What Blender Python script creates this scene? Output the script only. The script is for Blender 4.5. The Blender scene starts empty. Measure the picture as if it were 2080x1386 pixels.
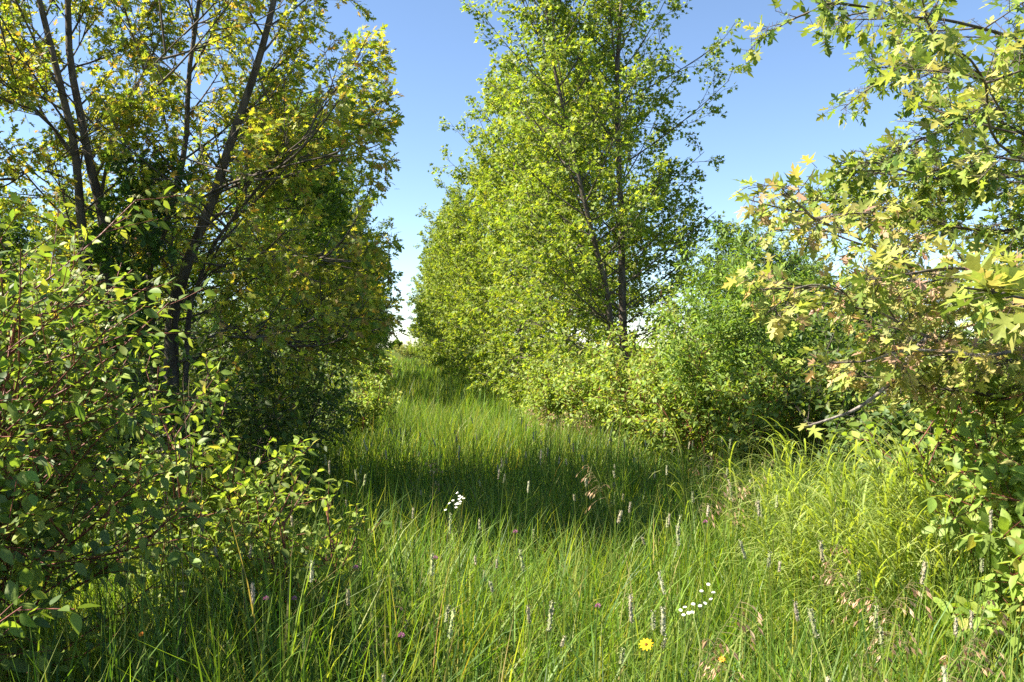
import bpy, math
import numpy as np
from mathutils import Matrix, Vector

# ------------------------------------------------------------------ camera, sky, sun, exposure
scene = bpy.context.scene
COL = scene.collection
R = math.radians

cam_d = bpy.data.cameras.new("camera")
cam = bpy.data.objects.new("camera", cam_d)
COL.objects.link(cam)
CAM = np.array((0.0, 0.0, 1.65))
cam.location = CAM
cam.rotation_euler = (R(90.44), 0, 0)
cam_d.sensor_width = 36.0
FPX = 1700.0                       # focal length in photo pixels (photo is 2080 wide)
cam_d.lens = 36.0 * FPX / 2080.0
cam_d.clip_start = 0.05
cam_d.clip_end = 6000
scene.camera = cam

SUN_EL, SUN_AZ = 48.0, 264.0       # azimuth clockwise from +Y (the view direction): from the left
world = bpy.data.worlds.new("World")
scene.world = world
world.use_nodes = True
wn = world.node_tree
bg = wn.nodes["Background"]
sky = wn.nodes.new("ShaderNodeTexSky")
sky.sky_type = 'NISHITA'
sky.sun_disc = False
sky.sun_elevation = R(SUN_EL)
sky.sun_rotation = R(SUN_AZ)
sky.altitude = 1500
sky.air_density = 1.0
sky.dust_density = 0.05
sky.ozone_density = 2.2
wn.links.new(sky.outputs[0], bg.inputs[0])
bg.inputs[1].default_value = 0.066

sun_d = bpy.data.lights.new("sun", 'SUN')
sun_d.energy = 5.0
sun_d.angle = R(0.53)
sun_d.color = (1.0, 0.92, 0.76)
sun = bpy.data.objects.new("sun", sun_d)
COL.objects.link(sun)
to_sun = Vector((math.sin(R(SUN_AZ)) * math.cos(R(SUN_EL)), math.cos(R(SUN_AZ)) * math.cos(R(SUN_EL)), math.sin(R(SUN_EL))))
sun.rotation_euler = (-to_sun).to_track_quat('-Z', 'Y').to_euler()

scene.view_settings.view_transform = 'Standard'
scene.view_settings.look = 'None'
scene.view_settings.gamma = 1.0
scene.view_settings.use_curve_mapping = False
scene.view_settings.exposure = 1.95
scene.render.engine = 'CYCLES'
scene.cycles.max_bounces = 6
scene.cycles.diffuse_bounces = 4
scene.cycles.glossy_bounces = 2
scene.cycles.transmission_bounces = 4
scene.cycles.use_denoising = False

# ------------------------------------------------------------------ helpers
rng = np.random.default_rng(11)
Z = np.array((0.0, 0.0, 1.0))
TO_SUN = np.array(to_sun)
WIND = np.array((1.0, 0.25, 0.0))


def at(px, py, Y):
    """a point at distance Y that stands where the photo shows pixel (px, py)"""
    return np.array(((px - 1040.0) / FPX * Y, Y, CAM[2] + (706.0 - py) / FPX * Y))


def nz(v):
    return v / np.maximum(np.linalg.norm(v, axis=-1, keepdims=True), 1e-9)


def mesh_from(name, V, F, C=None, mat=None):
    V = np.ascontiguousarray(V, dtype=np.float32).reshape(-1, 3)
    F = np.ascontiguousarray(F, dtype=np.int32).reshape(-1, 3)
    me = bpy.data.meshes.new(name)
    me.vertices.add(len(V))
    me.vertices.foreach_set("co", V.ravel())
    me.loops.add(F.size)
    me.loops.foreach_set("vertex_index", F.ravel())
    me.polygons.add(len(F))
    me.polygons.foreach_set("loop_start", np.arange(0, F.size, 3, dtype=np.int32))
    if C is not None:
        a = me.color_attributes.new("tint", 'FLOAT_COLOR', 'POINT')
        C4 = np.ones((len(V), 4), dtype=np.float32)
        C4[:, :3] = np.asarray(C).reshape(-1, 3)
        a.data.foreach_set("color", C4.ravel())
    me.update(calc_edges=True)
    if mat:
        me.materials.append(mat)
    return me


def link(name, me, parent=None, kind=None, label=None):
    o = bpy.data.objects.new(name, me)
    COL.objects.link(o)
    if parent:
        o.parent = parent
    if kind:
        o["kind"] = kind
    if label:
        o["label"] = label
    return o


def thing(name, label, cat, loc=(0, 0, 0), group=None, rz=0.0):
    o = bpy.data.objects.new(name, None)
    COL.objects.link(o)
    o.empty_display_size = 0.1
    o.location = [float(v) for v in loc]
    o.rotation_euler = (0, 0, rz)
    o["label"] = label
    o["category"] = cat
    if group:
        o["group"] = group
    return o


def copy_thing(root, loc, rz=0.0, scale=1.0, label=None, tilt=(0, 0)):
    r = root.copy()
    COL.objects.link(r)
    r.location = [float(v) for v in loc]
    r.rotation_euler = (tilt[0], tilt[1], rz)
    r.scale = scale if isinstance(scale, tuple) else (scale,) * 3
    if label:
        r["label"] = label
    for ch in list(root.children):
        c = ch.copy()
        COL.objects.link(c)
        c.parent = r
        for g in ch.children:
            d = g.copy()
            COL.objects.link(d)
            d.parent = c
    return r


# ------------------------------------------------------------------ materials
def leaf_mat(name, trans=0.42, rough=0.42, spec=0.5, tcol=(1.5, 1.45, 0.55), noise=0.0):
    m = bpy.data.materials.new(name)
    m.use_nodes = True
    nt = m.node_tree
    N, L = nt.nodes, nt.links
    out = N["Material Output"]
    pr = N["Principled BSDF"]
    at_ = N.new("ShaderNodeAttribute")
    at_.attribute_name = "tint"
    col = at_.outputs["Color"]
    if noise > 0:
        tc = N.new("ShaderNodeTexCoord")
        tx = N.new("ShaderNodeTexNoise")
        tx.inputs["Scale"].default_value = noise
        tx.inputs["Detail"].default_value = 3
        L.new(tc.outputs["Object"], tx.inputs["Vector"])
        rp = N.new("ShaderNodeMapRange")
        rp.inputs[1].default_value = 0.3
        rp.inputs[2].default_value = 0.7
        rp.inputs[3].default_value = 0.84
        rp.inputs[4].default_value = 1.14
        L.new(tx.outputs[0], rp.inputs[0])
        mul = N.new("ShaderNodeVectorMath")
        mul.operation = 'SCALE'
        L.new(col, mul.inputs[0])
        L.new(rp.outputs[0], mul.inputs["Scale"])
        col = mul.outputs[0]
    L.new(col, pr.inputs["Base Color"])
    pr.inputs["Roughness"].default_value = rough
    pr.inputs["Specular IOR Level"].default_value = spec
    tm = N.new("ShaderNodeVectorMath")
    tm.operation = 'MULTIPLY'
    tm.inputs[1].default_value = tcol
    L.new(col, tm.inputs[0])
    tr = N.new("ShaderNodeBsdfTranslucent")
    L.new(tm.outputs[0], tr.inputs["Color"])
    mx = N.new("ShaderNodeMixShader")
    mx.inputs[0].default_value = trans
    L.new(pr.outputs[0], mx.inputs[1])
    L.new(tr.outputs[0], mx.inputs[2])
    L.new(mx.outputs[0], out.inputs["Surface"])
    return m


def bark_mat(name, c1, c2, scale=14.0, rough=0.85):
    m = bpy.data.materials.new(name)
    m.use_nodes = True
    nt = m.node_tree
    N, L = nt.nodes, nt.links
    pr = N["Principled BSDF"]
    tc = N.new("ShaderNodeTexCoord")
    mp = N.new("ShaderNodeMapping")
    mp.inputs["Scale"].default_value = (1, 1, 0.3)
    L.new(tc.outputs["Object"], mp.inputs[0])
    tx = N.new("ShaderNodeTexNoise")
    tx.inputs["Scale"].default_value = scale
    tx.inputs["Detail"].default_value = 5
    L.new(mp.outputs[0], tx.inputs["Vector"])
    cr = N.new("ShaderNodeValToRGB")
    cr.color_ramp.elements[0].position = 0.35
    cr.color_ramp.elements[0].color = (*c1, 1)
    cr.color_ramp.elements[1].position = 0.7
    cr.color_ramp.elements[1].color = (*c2, 1)
    L.new(tx.outputs[0], cr.inputs[0])
    L.new(cr.outputs[0], pr.inputs["Base Color"])
    bp = N.new("ShaderNodeBump")
    bp.inputs["Strength"].default_value = 0.6
    bp.inputs["Distance"].default_value = 0.02
    L.new(tx.outputs[0], bp.inputs["Height"])
    L.new(bp.outputs[0], pr.inputs["Normal"])
    pr.inputs["Roughness"].default_value = rough
    pr.inputs["Specular IOR Level"].default_value = 0.25
    return m


M_MAPLE = leaf_mat("maple_leaf", 0.54, 0.5, 0.35, noise=7.0)
M_MAPLE_PALE = leaf_mat("pale_maple_leaf", 0.46, 0.55, 0.3, tcol=(1.25, 1.22, 0.8), noise=7.0)
M_DOG = leaf_mat("dogwood_leaf", 0.42, 0.5, 0.28, noise=9.0)
M_GRASS = leaf_mat("grass_blade", 0.5, 0.5, 0.35, tcol=(1.4, 1.35, 0.4))
M_DRY = leaf_mat("dry_plant", 0.2, 0.7, 0.2, tcol=(1.1, 1.0, 0.8))
M_PETAL = leaf_mat("petal", 0.25, 0.6, 0.2, tcol=(1.0, 1.0, 0.9))
M_BARK = bark_mat("grey_bark", (0.055, 0.042, 0.034), (0.15, 0.125, 0.105))
M_PALE = bark_mat("pale_bark", (0.13, 0.11, 0.10), (0.33, 0.29, 0.27), 40.0)
M_RED = bark_mat("red_stem", (0.10, 0.028, 0.022), (0.22, 0.075, 0.05), 60.0, 0.5)
M_GSTEM = bark_mat("green_stem", (0.07, 0.10, 0.025), (0.12, 0.16, 0.04), 60.0, 0.6)


# ------------------------------------------------------------------ leaf templates
def fan_leaf(half, c=(0, 0.3), fold=0.16):
    h = list(half)
    pts = h + [(-x, y) for x, y in h[-2:0:-1]]
    V = [(c[0], c[1])] + pts
    n = len(pts)
    F = [(0, 1 + i, 1 + (i + 1) % n) for i in range(n)]
    V = np.array([(x, y, fold * abs(x)) for x, y in V])
    return V, np.array(F)[:, ::-1]


def rib_leaf(half, fold=0.22):
    """outline rows from base to tip, folded along the midrib"""
    h = list(half)
    V, F = [], []
    for x, y in h:
        V += [(-x, y, fold * x), (0, y, 0), (x, y, fold * x)]
    for i in range(len(h) - 1):
        a, b = 3 * i, 3 * (i + 1)
        for k in (0, 1):
            F += [(a + k, a + k + 1, b + k + 1), (a + k, b + k + 1, b + k)]
    return np.array(V, float), np.array(F)


MAPLE_HI = fan_leaf([(0, 0), (.06, .03), (.22, -.06), (.33, .0), (.13, .205), (.33, .27), (.43, .42), (.66, .60), (.39, .52), (.10, .41), (.145, .55),
                     (.28, .79), (.13, .78), (.07, .9), (0, 1.06)])
MAPLE_MID = fan_leaf([(0, 0), (.33, .02), (.13, .22), (.64, .57), (.12, .44), (.24, .74), (0, 1.05)])
MAPLE_LOW = (np.array([(0, 0, 0), (.24, .45, .05), (0, 1, 0), (-.24, .45, .05), (.58, .5, .1), (-.58, .5, .1), (0.08, .62, .02), (-.08, .62, .02), (0, .08, 0)], float),
             np.array([(0, 1, 2), (0, 2, 3), (8, 4, 6), (8, 7, 5)]))
DOG_HI = rib_leaf([(.015, 0), (.16, .10), (.27, .30), (.27, .50), (.19, .72), (.08, .90), (.002, 1)])
DOG_MID = rib_leaf([(.01, 0), (.26, .32), (.22, .64), (.002, 1)])
DOG_LOW = (np.array([(0, 0, 0), (.28, .42, .07), (0, 1, 0), (-.28, .42, .07)], float), np.array([(0, 1, 2), (0, 2, 3)]))
LANCE = (np.array([(0, 0, 0), (.15, .42, .04), (0, 1, 0), (-.15, .42, .04)], float), np.array([(0, 1, 2), (0, 2, 3)]))


def leaf_mesh(T, Lf, idx, origin):
    """geometry of leaves Lf[idx] as plain arrays"""
    TV, TF = T
    pos, d, n, size, col, curl = (Lf[k][idx] for k in ("pos", "dir", "nrm", "size", "col", "curl"))
    side = nz(np.cross(d, n))
    n2 = np.cross(side, d)
    zz = TV[None, :, 2] - curl[:, None] * TV[None, :, 1] ** 2
    V = pos[:, None] - origin + size[:, None, None] * (TV[None, :, 0, None] * side[:, None] + TV[None, :, 1, None] * d[:, None] + zz[..., None] * n2[:, None])
    N, k = len(pos), len(TV)
    F = TF[None] + (np.arange(N) * k)[:, None, None]
    C = np.repeat(col[:, None], k, axis=1)
    return V.reshape(-1, 3), F.reshape(-1, 3), C.reshape(-1, 3)


def palette(n, entries, jitter=0.22, r=None, gain=1.15):
    r = r or rng
    w = np.array([e[1] for e in entries], float)
    c = np.array([e[0] for e in entries], float)
    i = r.choice(len(entries), n, p=w / w.sum())
    out = c[i] * (1 + r.uniform(-jitter, jitter, (n, 1)))
    out *= gain * (1 + r.uniform(-0.07, 0.07, (n, 3)))
    return np.clip(out, 0.003, 0.9)


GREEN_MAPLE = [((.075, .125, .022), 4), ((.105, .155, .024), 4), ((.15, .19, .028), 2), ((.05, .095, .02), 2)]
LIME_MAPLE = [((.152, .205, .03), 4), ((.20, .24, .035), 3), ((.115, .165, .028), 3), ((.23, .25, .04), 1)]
YELLOW_MAPLE = [((.20, .215, .032), 4), ((.26, .245, .04), 3), ((.145, .185, .03), 3), ((.24, .17, .05), .8), ((.22, .13, .06), .5), ((.09, .14, .025), 3)]
AUTUMN_MAPLE = [((.23, .235, .065), 4), ((.30, .265, .09), 3.5), ((.19, .22, .05), 3.5), ((.34, .24, .14), 2.2), ((.30, .18, .13), .9), ((.13, .175, .035), 3)]
DOGWOOD = [((.10, .15, .032), 4), ((.15, .195, .036), 3), ((.06, .095, .03), 3), ((.17, .19, .045), 1)]
DOG_LIGHT = [((.14, .19, .035), 4), ((.18, .23, .045), 3), ((.10, .15, .03), 3), ((.24, .24, .06), .8)]
DOG_DARK_SHADED = [((.05, .085, .022), 4), ((.075, .11, .025), 3), ((.11, .13, .03), 1)]  # dark leaf greens with the trees' shade mixed into the colour
ASH = [((.10, .16, .028), 4), ((.135, .195, .033), 3), ((.07, .12, .024), 3)]


# ------------------------------------------------------------------ branching engine (arrays of quadratic curves)
def B_(p, d, L, lift):
    return dict(p=np.asarray(p, float), d=nz(np.asarray(d, float)), L=np.asarray(L, float), lift=np.asarray(lift, float))


def bpos(B, i, t):
    return B["p"][i] + B["d"][i] * (B["L"][i] * t)[:, None] + Z * (B["lift"][i] * B["L"][i] * t * t)[:, None]


def btan(B, i, t):
    return nz(B["d"][i] + Z * (2 * B["lift"][i] * t)[:, None])


def frame(tan):
    ref = np.where(np.abs(tan[:, 2:3]) > 0.92, np.array([[1.0, 0, 0]]), Z[None])
    u = nz(np.cross(tan, ref))
    return u, np.cross(tan, u)


def spawn(B, n, t0, t1, ang, L, lift, r, flat=1.0, taper=0.6, bias=None):
    nb = len(B["L"])
    i = np.repeat(np.arange(nb), n)
    t = t0 + (t1 - t0) * ((np.tile(np.arange(n), nb) + r.uniform(0, 1, nb * n)) / n)
    p, tan = bpos(B, i, t), btan(B, i, t)
    u, v = frame(tan)
    phi = r.uniform(0, 2 * np.pi, len(i))
    a = np.radians(r.normal(ang[0], ang[1], len(i)))[:, None]
    perp = u * np.cos(phi)[:, None] + v * np.sin(phi)[:, None]
    perp[:, 2] *= flat
    d = np.cos(a) * tan + np.sin(a) * nz(perp)
    if bias is not None:
        d = d + bias
    LL = L * B["L"][i] ** 0.5 * (1 - taper * t) * r.uniform(.7, 1.25, len(i))
    return B_(p, d, LL, r.normal(lift[0], lift[1], len(i))), t


def poly_sample(P, t):
    """positions and tangents on a hand-placed stem"""
    P = np.asarray(P, float)
    s = np.concatenate([[0], np.cumsum(np.linalg.norm(np.diff(P, axis=0), axis=1))])
    s /= s[-1]
    f = lambda q: np.stack([np.interp(np.clip(q, 0, 1), s, P[:, k]) for k in range(3)], -1)
    return f(t), nz(f(t + .03) - f(t - .03))


def smooth_poly(P, m=14):
    """Catmull-Rom resample"""
    P = np.asarray(P, float)
    Q = np.vstack([2 * P[0] - P[1], P, 2 * P[-1] - P[-2]])
    n = len(P) - 1
    q = np.linspace(0, n - 1e-6, m)
    k = q.astype(int)
    t = (q - k)[:, None]
    a, b, c, d = Q[k], Q[k + 1], Q[k + 2], Q[k + 3]
    return .5 * (2 * b + (c - a) * t + (2 * a - 5 * b + 4 * c - d) * t * t + (3 * b - 3 * c + d - a) * t ** 3)


def tubes(pts, rad, sides):
    """pts (n,m,3), rad (n,m): all tubes in one array pair"""
    n, m, _ = pts.shape
    tan = nz(np.gradient(pts, axis=1))
    u, v = frame(tan.reshape(-1, 3))
    u, v = u.reshape(n, m, 1, 3), v.reshape(n, m, 1, 3)
    th = np.arange(sides) / sides * 2 * np.pi
    ring = u * np.cos(th)[None, None, :, None] + v * np.sin(th)[None, None, :, None]
    V = pts[:, :, None] + rad[:, :, None, None] * ring
    base = (np.arange(n) * m * sides)[:, None, None] + (np.arange(m - 1) * sides)[None, :, None]
    j = np.arange(sides)
    j2 = (j + 1) % sides
    a, b = base + j, base + j2
    c, d = a + sides, b + sides
    F = np.concatenate([np.stack([a, b, d], -1).reshape(-1, 3), np.stack([a, d, c], -1).reshape(-1, 3)])
    return V.reshape(-1, 3), F


def curve_tubes(B, r0, r1, sides=4, m=4):
    n = len(B["L"])
    i = np.repeat(np.arange(n), m)
    t = np.tile(np.linspace(0, 1, m), n)
    pts = bpos(B, i, t).reshape(n, m, 3)
    r0 = np.broadcast_to(np.asarray(r0, float), (n,))
    rad = r0[:, None] * (1 - np.linspace(0, 1, m)[None]) + r1 * np.linspace(0, 1, m)[None]
    return tubes(pts, rad, sides)


def stem_mesh(name, P, r0, r1, mat, origin, sides=9, m=14, wob=0.0, r=None, flare=0.0):
    pts = smooth_poly(P, m)
    if wob:
        pts = pts + (r or rng).normal(0, wob, pts.shape) * np.linspace(0, 1, m)[:, None]
    q = np.linspace(0, 1, m)
    rad = r0 + (r1 - r0) * q ** .8
    rad = rad + flare * np.exp(-q * 12)
    V, F = tubes((pts - origin)[None], rad[None], sides)
    return mesh_from(name, V, F, None, mat)


def leaves_on(B, n, t0, t1, size, r, droop=.45, spread=1.0, up=1.0, jit=.55, wind=0.0, pet=0.03, pal=GREEN_MAPLE, curl=(.05, .12), paired=False):
    nb = len(B["L"])
    i = np.repeat(np.arange(nb), n)
    t = t0 + (t1 - t0) * ((np.tile(np.arange(n), nb) + r.uniform(0, .9, nb * n)) / n)
    if paired:
        t = t0 + (t1 - t0) * (((np.tile(np.arange(n), nb) // 2) * 2 + 1.0) / n)
    p, tan = bpos(B, i, t), btan(B, i, t)
    u, v = frame(tan)
    if paired:
        phi = np.tile(np.arange(n) % 2, nb) * np.pi + np.tile(np.arange(n) // 2, nb) * (np.pi / 2) + np.repeat(r.uniform(0, 6.28, nb), n)
        phi = phi + r.normal(0, .2, len(i))
    else:
        phi = r.uniform(0, 2 * np.pi, len(i))
    perp = u * np.cos(phi)[:, None] + v * np.sin(phi)[:, None]
    d = nz(tan * r.uniform(.35, 1.0, (len(i), 1)) + perp * spread + r.normal(0, .25, (len(i), 3)) - Z * droop + WIND * wind)
    nrm = nz((Z * .6 + TO_SUN * .6) * up + r.normal(0, jit, (len(i), 3)) + perp * .15)
    nrm = nz(nrm - d * np.sum(nrm * d, 1, keepdims=True) + 1e-6)
    N = len(i)
    return dict(pos=p + d * pet, dir=d, nrm=nrm, size=r.uniform(size[0], size[1], N), col=palette(N, pal, r=r, gain=1.5), curl=r.normal(curl[0], curl[1], N))


def cat(*Ls):
    return {k: np.concatenate([L[k] for L in Ls]) for k in Ls[0]}


def sel(L, m):
    return {k: v[m] for k, v in L.items()}


def nearest_in_view(Lf, n):
    """indices of the n leaves that show largest from the camera"""
    v = Lf["pos"] - CAM
    y = np.maximum(v[:, 1], .05)
    ok = (v[:, 1] > .4) & (np.abs(v[:, 0] / y) < .60) & (np.abs(v[:, 2] / y) < .395)
    s = np.where(ok, Lf["size"] / y, 0)
    o = np.argsort(-s)[:n]
    return o[s[o] > 0]


def leaf_parts(root, origin, Lf, T, mat, n, curls=(.05, .12), name="leaf"):
    """the n largest-showing leaves as objects that share a few meshes; returns the indices of the rest"""
    idx = nearest_in_view(Lf, n)
    rest = np.setdiff1d(np.arange(len(Lf["size"])), idx)
    protos = []
    r = np.random.default_rng(len(idx) + 5)
    for k in range(14):
        j = idx[int(k * len(idx) / 14)] if len(idx) else 0
        one = dict(pos=np.zeros((1, 3)), dir=np.array([[0, 1., 0]]), nrm=np.array([[0, 0, 1.]]), size=np.ones(1), col=Lf["col"][[j]], curl=r.normal(curls[0], curls[1], 1))
        V, F, C = leaf_mesh(T, one, np.array([0]), np.zeros(3))
        protos.append(mesh_from(name, V, F, C, mat))
    d, nn = Lf["dir"], Lf["nrm"]
    for c, j in enumerate(idx):
        side = np.cross(d[j], nn[j])
        side /= np.linalg.norm(side) + 1e-9
        n2 = np.cross(side, d[j])
        s, p = Lf["size"][j], Lf["pos"][j] - origin
        o = bpy.data.objects.new(name, protos[c % 14])
        COL.objects.link(o)
        o.parent = root
        o.matrix_basis = Matrix(((side[0] * s, d[j][0] * s, n2[0] * s, p[0]), (side[1] * s, d[j][1] * s, n2[1] * s, p[1]), (side[2] * s, d[j][2] * s, n2[2] * s, p[2]), (0, 0, 0, 1)))
    return rest


def foliage_part(root, origin, Lf, T, mat, idx=None):
    idx = np.arange(len(Lf["size"])) if idx is None else idx
    V, F, C = leaf_mesh(T, Lf, idx, origin)
    return link("foliage", mesh_from("foliage", V, F, C, mat), root, "stuff")


def twig_part(root, origin, groups, mat):
    Vs, Fs, o = [], [], 0
    for V, F in groups:
        Vs.append(V - origin)
        Fs.append(F + o)
        o += len(V)
    return link("twigs", mesh_from("twigs", np.vstack(Vs), np.vstack(Fs), None, mat), root, "stuff")


# ------------------------------------------------------------------ ground
gm = bpy.data.materials.new("meadow_soil")
gm.use_nodes = True
nt = gm.node_tree
pr = nt.nodes["Principled BSDF"]
tc = nt.nodes.new("ShaderNodeTexCoord")
n1 = nt.nodes.new("ShaderNodeTexNoise")
n1.inputs["Scale"].default_value = 1.7
n1.inputs["Detail"].default_value = 8
nt.links.new(tc.outputs["Object"], n1.inputs["Vector"])
cr = nt.nodes.new("ShaderNodeValToRGB")
cr.color_ramp.elements[0].position = .35
cr.color_ramp.elements[0].color = (.030, .036, .012, 1)
cr.color_ramp.elements[1].position = .65
cr.color_ramp.elements[1].color = (.085, .115, .028, 1)
nt.links.new(n1.outputs[0], cr.inputs[0])
nt.links.new(cr.outputs[0], pr.inputs["Base Color"])
pr.inputs["Roughness"].default_value = 1.0
pr.inputs["Specular IOR Level"].default_value = 0.0
# a gridded sheet with gentle unevenness near the camera, flat to the horizon
gx = np.concatenate([[-4000, -800, -200, -60], np.arange(-24, 24.1, 1.0), [60, 200, 800, 4000]])
gy = np.concatenate([[-4000, -500, -60], np.arange(-12, 70.1, 1.5), [120, 300, 900, 4000]])


def ground_z(x, y):
    f = np.exp(-(np.maximum(np.abs(x) - 12, 0) / 8) ** 2) * np.exp(-(np.maximum(np.abs(y - 25) - 30, 0) / 10) ** 2)
    return f * (.035 * np.sin(x * .9 + y * .31) + .03 * np.sin(y * .7 - x * .4))


GX, GY = np.meshgrid(gx, gy)
V = np.stack([GX, GY, ground_z(GX, GY)], -1).reshape(-1, 3)
nx = len(gx)
ii = (np.arange(len(gy) - 1)[:, None] * nx + np.arange(nx - 1)[None]).ravel()
F = np.concatenate([np.stack([ii, ii + 1, ii + nx + 1], -1), np.stack([ii, ii + nx + 1, ii + nx], -1)])
g = link("ground", mesh_from("ground", V, F, None, gm))
g["kind"] = "structure"


def gpt(x, y):
    return np.array((x, y, float(ground_z(np.array(x), np.array(y)))))


PATH_SLOPE = -0.138                 # the ride between the tree rows runs a little to the left


def path_pt(u, y):
    return gpt(u + PATH_SLOPE * y, y)


# ------------------------------------------------------------------ row maples
def bclip(B, f):
    if f is None:
        return B
    n = len(B['L'])
    m = f(bpos(B, np.arange(n), np.ones(n)))
    return {k: v[m] for k, v in B.items()}


def limbs_from_stem(P, n, t0, t1, r, prof, Lmax, ang=(58, 9), lift=(.22, .08), az0=0.0, open_side=0.0, low=1.0):
    t = t0 + (t1 - t0) * ((np.arange(n) + r.uniform(0, 1, n)) / n) ** low
    p, tan = poly_sample(P, t)
    az = az0 + np.arange(n) * 2.39996 + r.normal(0, .3, n)
    a = np.radians(r.normal(ang[0] + 18, ang[1], n) - 42 * t)
    if open_side:
        s_ = np.sin(az)
        az = np.where((s_ < -.35) & (r.uniform(0, 1, n) < open_side), -az, az)
    hor = np.stack([np.cos(az), np.sin(az), np.zeros(n)], -1)
    d = nz(np.sin(a)[:, None] * hor + np.cos(a)[:, None] * tan)
    return B_(p, d, Lmax * prof(t) * r.uniform(.75, 1.15, n), r.normal(lift[0], lift[1], n) * np.clip(.15 + 1.6 * t, 0, 1)), t


def maple(name, label, stems, seed, n_limb, Lmax, prof, n_br, n_tw, n_lf, size, pal, T, origin, group=None, n_parts=0, limb_parts=True, wind=.15, tmin=.12, T_part=None,
          br_len=.62, tw_len=.42, mat_b=None, droop=.45, clip=None, ang=(58, 9), open_side=0.0, low=1.0):
    """stems: list of (polyline, r0, r1, share of limbs)"""
    r = np.random.default_rng(seed)
    root = thing(name, label, "tree", origin, group)
    mat_b = mat_b or M_BARK
    allL, allW = [], []
    for si, (P, r0, r1, share) in enumerate(stems):
        link("trunk" if si == 0 else "stem", stem_mesh("trunk", P, r0, r1, mat_b, origin, 10, 18, flare=.6 * r0 if si == 0 else 0), root)
        nl = max(2, int(n_limb * share))
        Bl, tl = limbs_from_stem(P, nl, tmin if si == 0 else .25, .99, r, prof, Lmax, az0=si * 1.7, ang=ang, open_side=open_side if r0 > .045 else 0, low=low)
        Bl = bclip(Bl, clip)
        nl = len(Bl['L'])
        rl = np.clip(.010 * Bl["L"], .004, .016)
        if limb_parts:
            for k in range(nl):
                one = {q: v[k:k + 1] for q, v in Bl.items()}
                V, F = curve_tubes(one, rl[k], .004, 6, 7)
                link("branch", mesh_from("branch", V - origin, F, None, mat_b), root)
        else:
            allW.append(curve_tubes(Bl, rl, .004, 5, 5))
        Bb, _ = spawn(Bl, n_br, .12, 1.0, (48, 12), br_len, (.10, .12), r, .75, .55)
        Bb = bclip(Bb, clip)
        allW.append(curve_tubes(Bb, .006, .0025, 3, 4))
        Bt, _ = spawn(Bb, n_tw, .15, 1.0, (42, 14), tw_len, (-.05, .12), r, .8, .45)
        Bt = bclip(Bt, clip)
        allW.append(curve_tubes(Bt, .0028, .0014, 3, 3))
        allL.append(leaves_on(Bt, n_lf, .15, 1.05, size, r, droop=droop, wind=wind, pal=pal, up=.9, jit=.6))
        allL.append(leaves_on(Bb, max(2, n_lf // 2), .55, 1.05, size, r, droop=droop, wind=wind, pal=pal, up=.9, jit=.6))
    Lf = cat(*allL)
    ok = Lf["pos"][:, 2] > origin[2] + .25
    if clip is not None:
        ok &= clip(Lf["pos"])
    Lf = sel(Lf, ok)
    twig_part(root, origin, allW, mat_b)
    rest = leaf_parts(root, origin, Lf, T_part or T, M_MAPLE, n_parts) if n_parts else None
    foliage_part(root, origin, Lf, T, M_MAPLE, rest)
    return root


egg = lambda t: np.interp(t, [0, .12, .35, .6, .85, 1], [.75, 1.0, 1.0, .8, .5, .22])
skirt = lambda t: np.interp(t, [0, .1, .3, .6, .85, 1], [1.0, 1.12, 1.12, 1.0, .75, .38])


def straight(o, h, lean=(0, 0), r=None, n=6):
    q = np.linspace(0, 1, n)
    P = np.stack([o[0] + lean[0] * q, o[1] + lean[1] * q, o[2] - .05 + (h + .05) * q], -1)
    P[1:-1, :2] += r.normal(0, .07, (n - 2, 2))
    return P


r_clip = np.random.default_rng(9)


def open_trunks(stems, keep=.14):
    """few twigs on the ride side of the main stems"""
    def f(p):
        ok = np.ones(len(p), bool)
        for P, w in stems:
            P = np.asarray(P)
            k = P[:, 1]
            zr = (P[:, 2] - CAM[2]) / k
            q = (p[:, 2] - CAM[2]) / np.maximum(p[:, 1], 1)
            xs = np.interp(q, zr, P[:, 0] / k)
            near_ = (np.abs(p[:, 0] / np.maximum(p[:, 1], 1) - xs) < w) & (p[:, 1] < k.max() + .05) & (q > 0)
            ok &= ~(near_ & (r_clip.uniform(0, 1, len(p)) > keep))
        return ok
    return f


# the tall two-stemmed maple that heads the right row
rC = np.random.default_rng(3)
oC = gpt(1.86, 14.0)
PC1 = [oC - Z * .05, at(1268, 760, 14), at(1264, 600, 14), at(1262, 450, 14), at(1256, 300, 14), at(1254, 150, 14), at(1262, 20, 14.1), at(1272, -130, 14.2), at(1276, -220, 14.2)]
PC2 = [oC + np.array((-.1, .05, -.05)), at(1240, 640, 13.8), at(1215, 520, 13.6), at(1180, 380, 13.5), at(1150, 240, 13.5), at(1120, 110, 13.5), at(1110, 10, 13.5), at(1105, -90, 13.5)]
maple("silver_maple", "tall two-stemmed green maple whose bare dark trunk shows, heading the right row of trees", [(PC1, .08, .02, .6), (PC2, .055, .015, .4)], 5, 116, 1.95,
      lambda t: np.interp(t, [0, .15, .4, .65, .85, 1], [1.1, 1.15, 1.0, .88, .72, .35]), 8, 5, 8, (.055, .092), LIME_MAPLE, MAPLE_LOW, oC, n_parts=300, T_part=MAPLE_MID, wind=.25, tmin=.06, open_side=.5, low=1.35)

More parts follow.
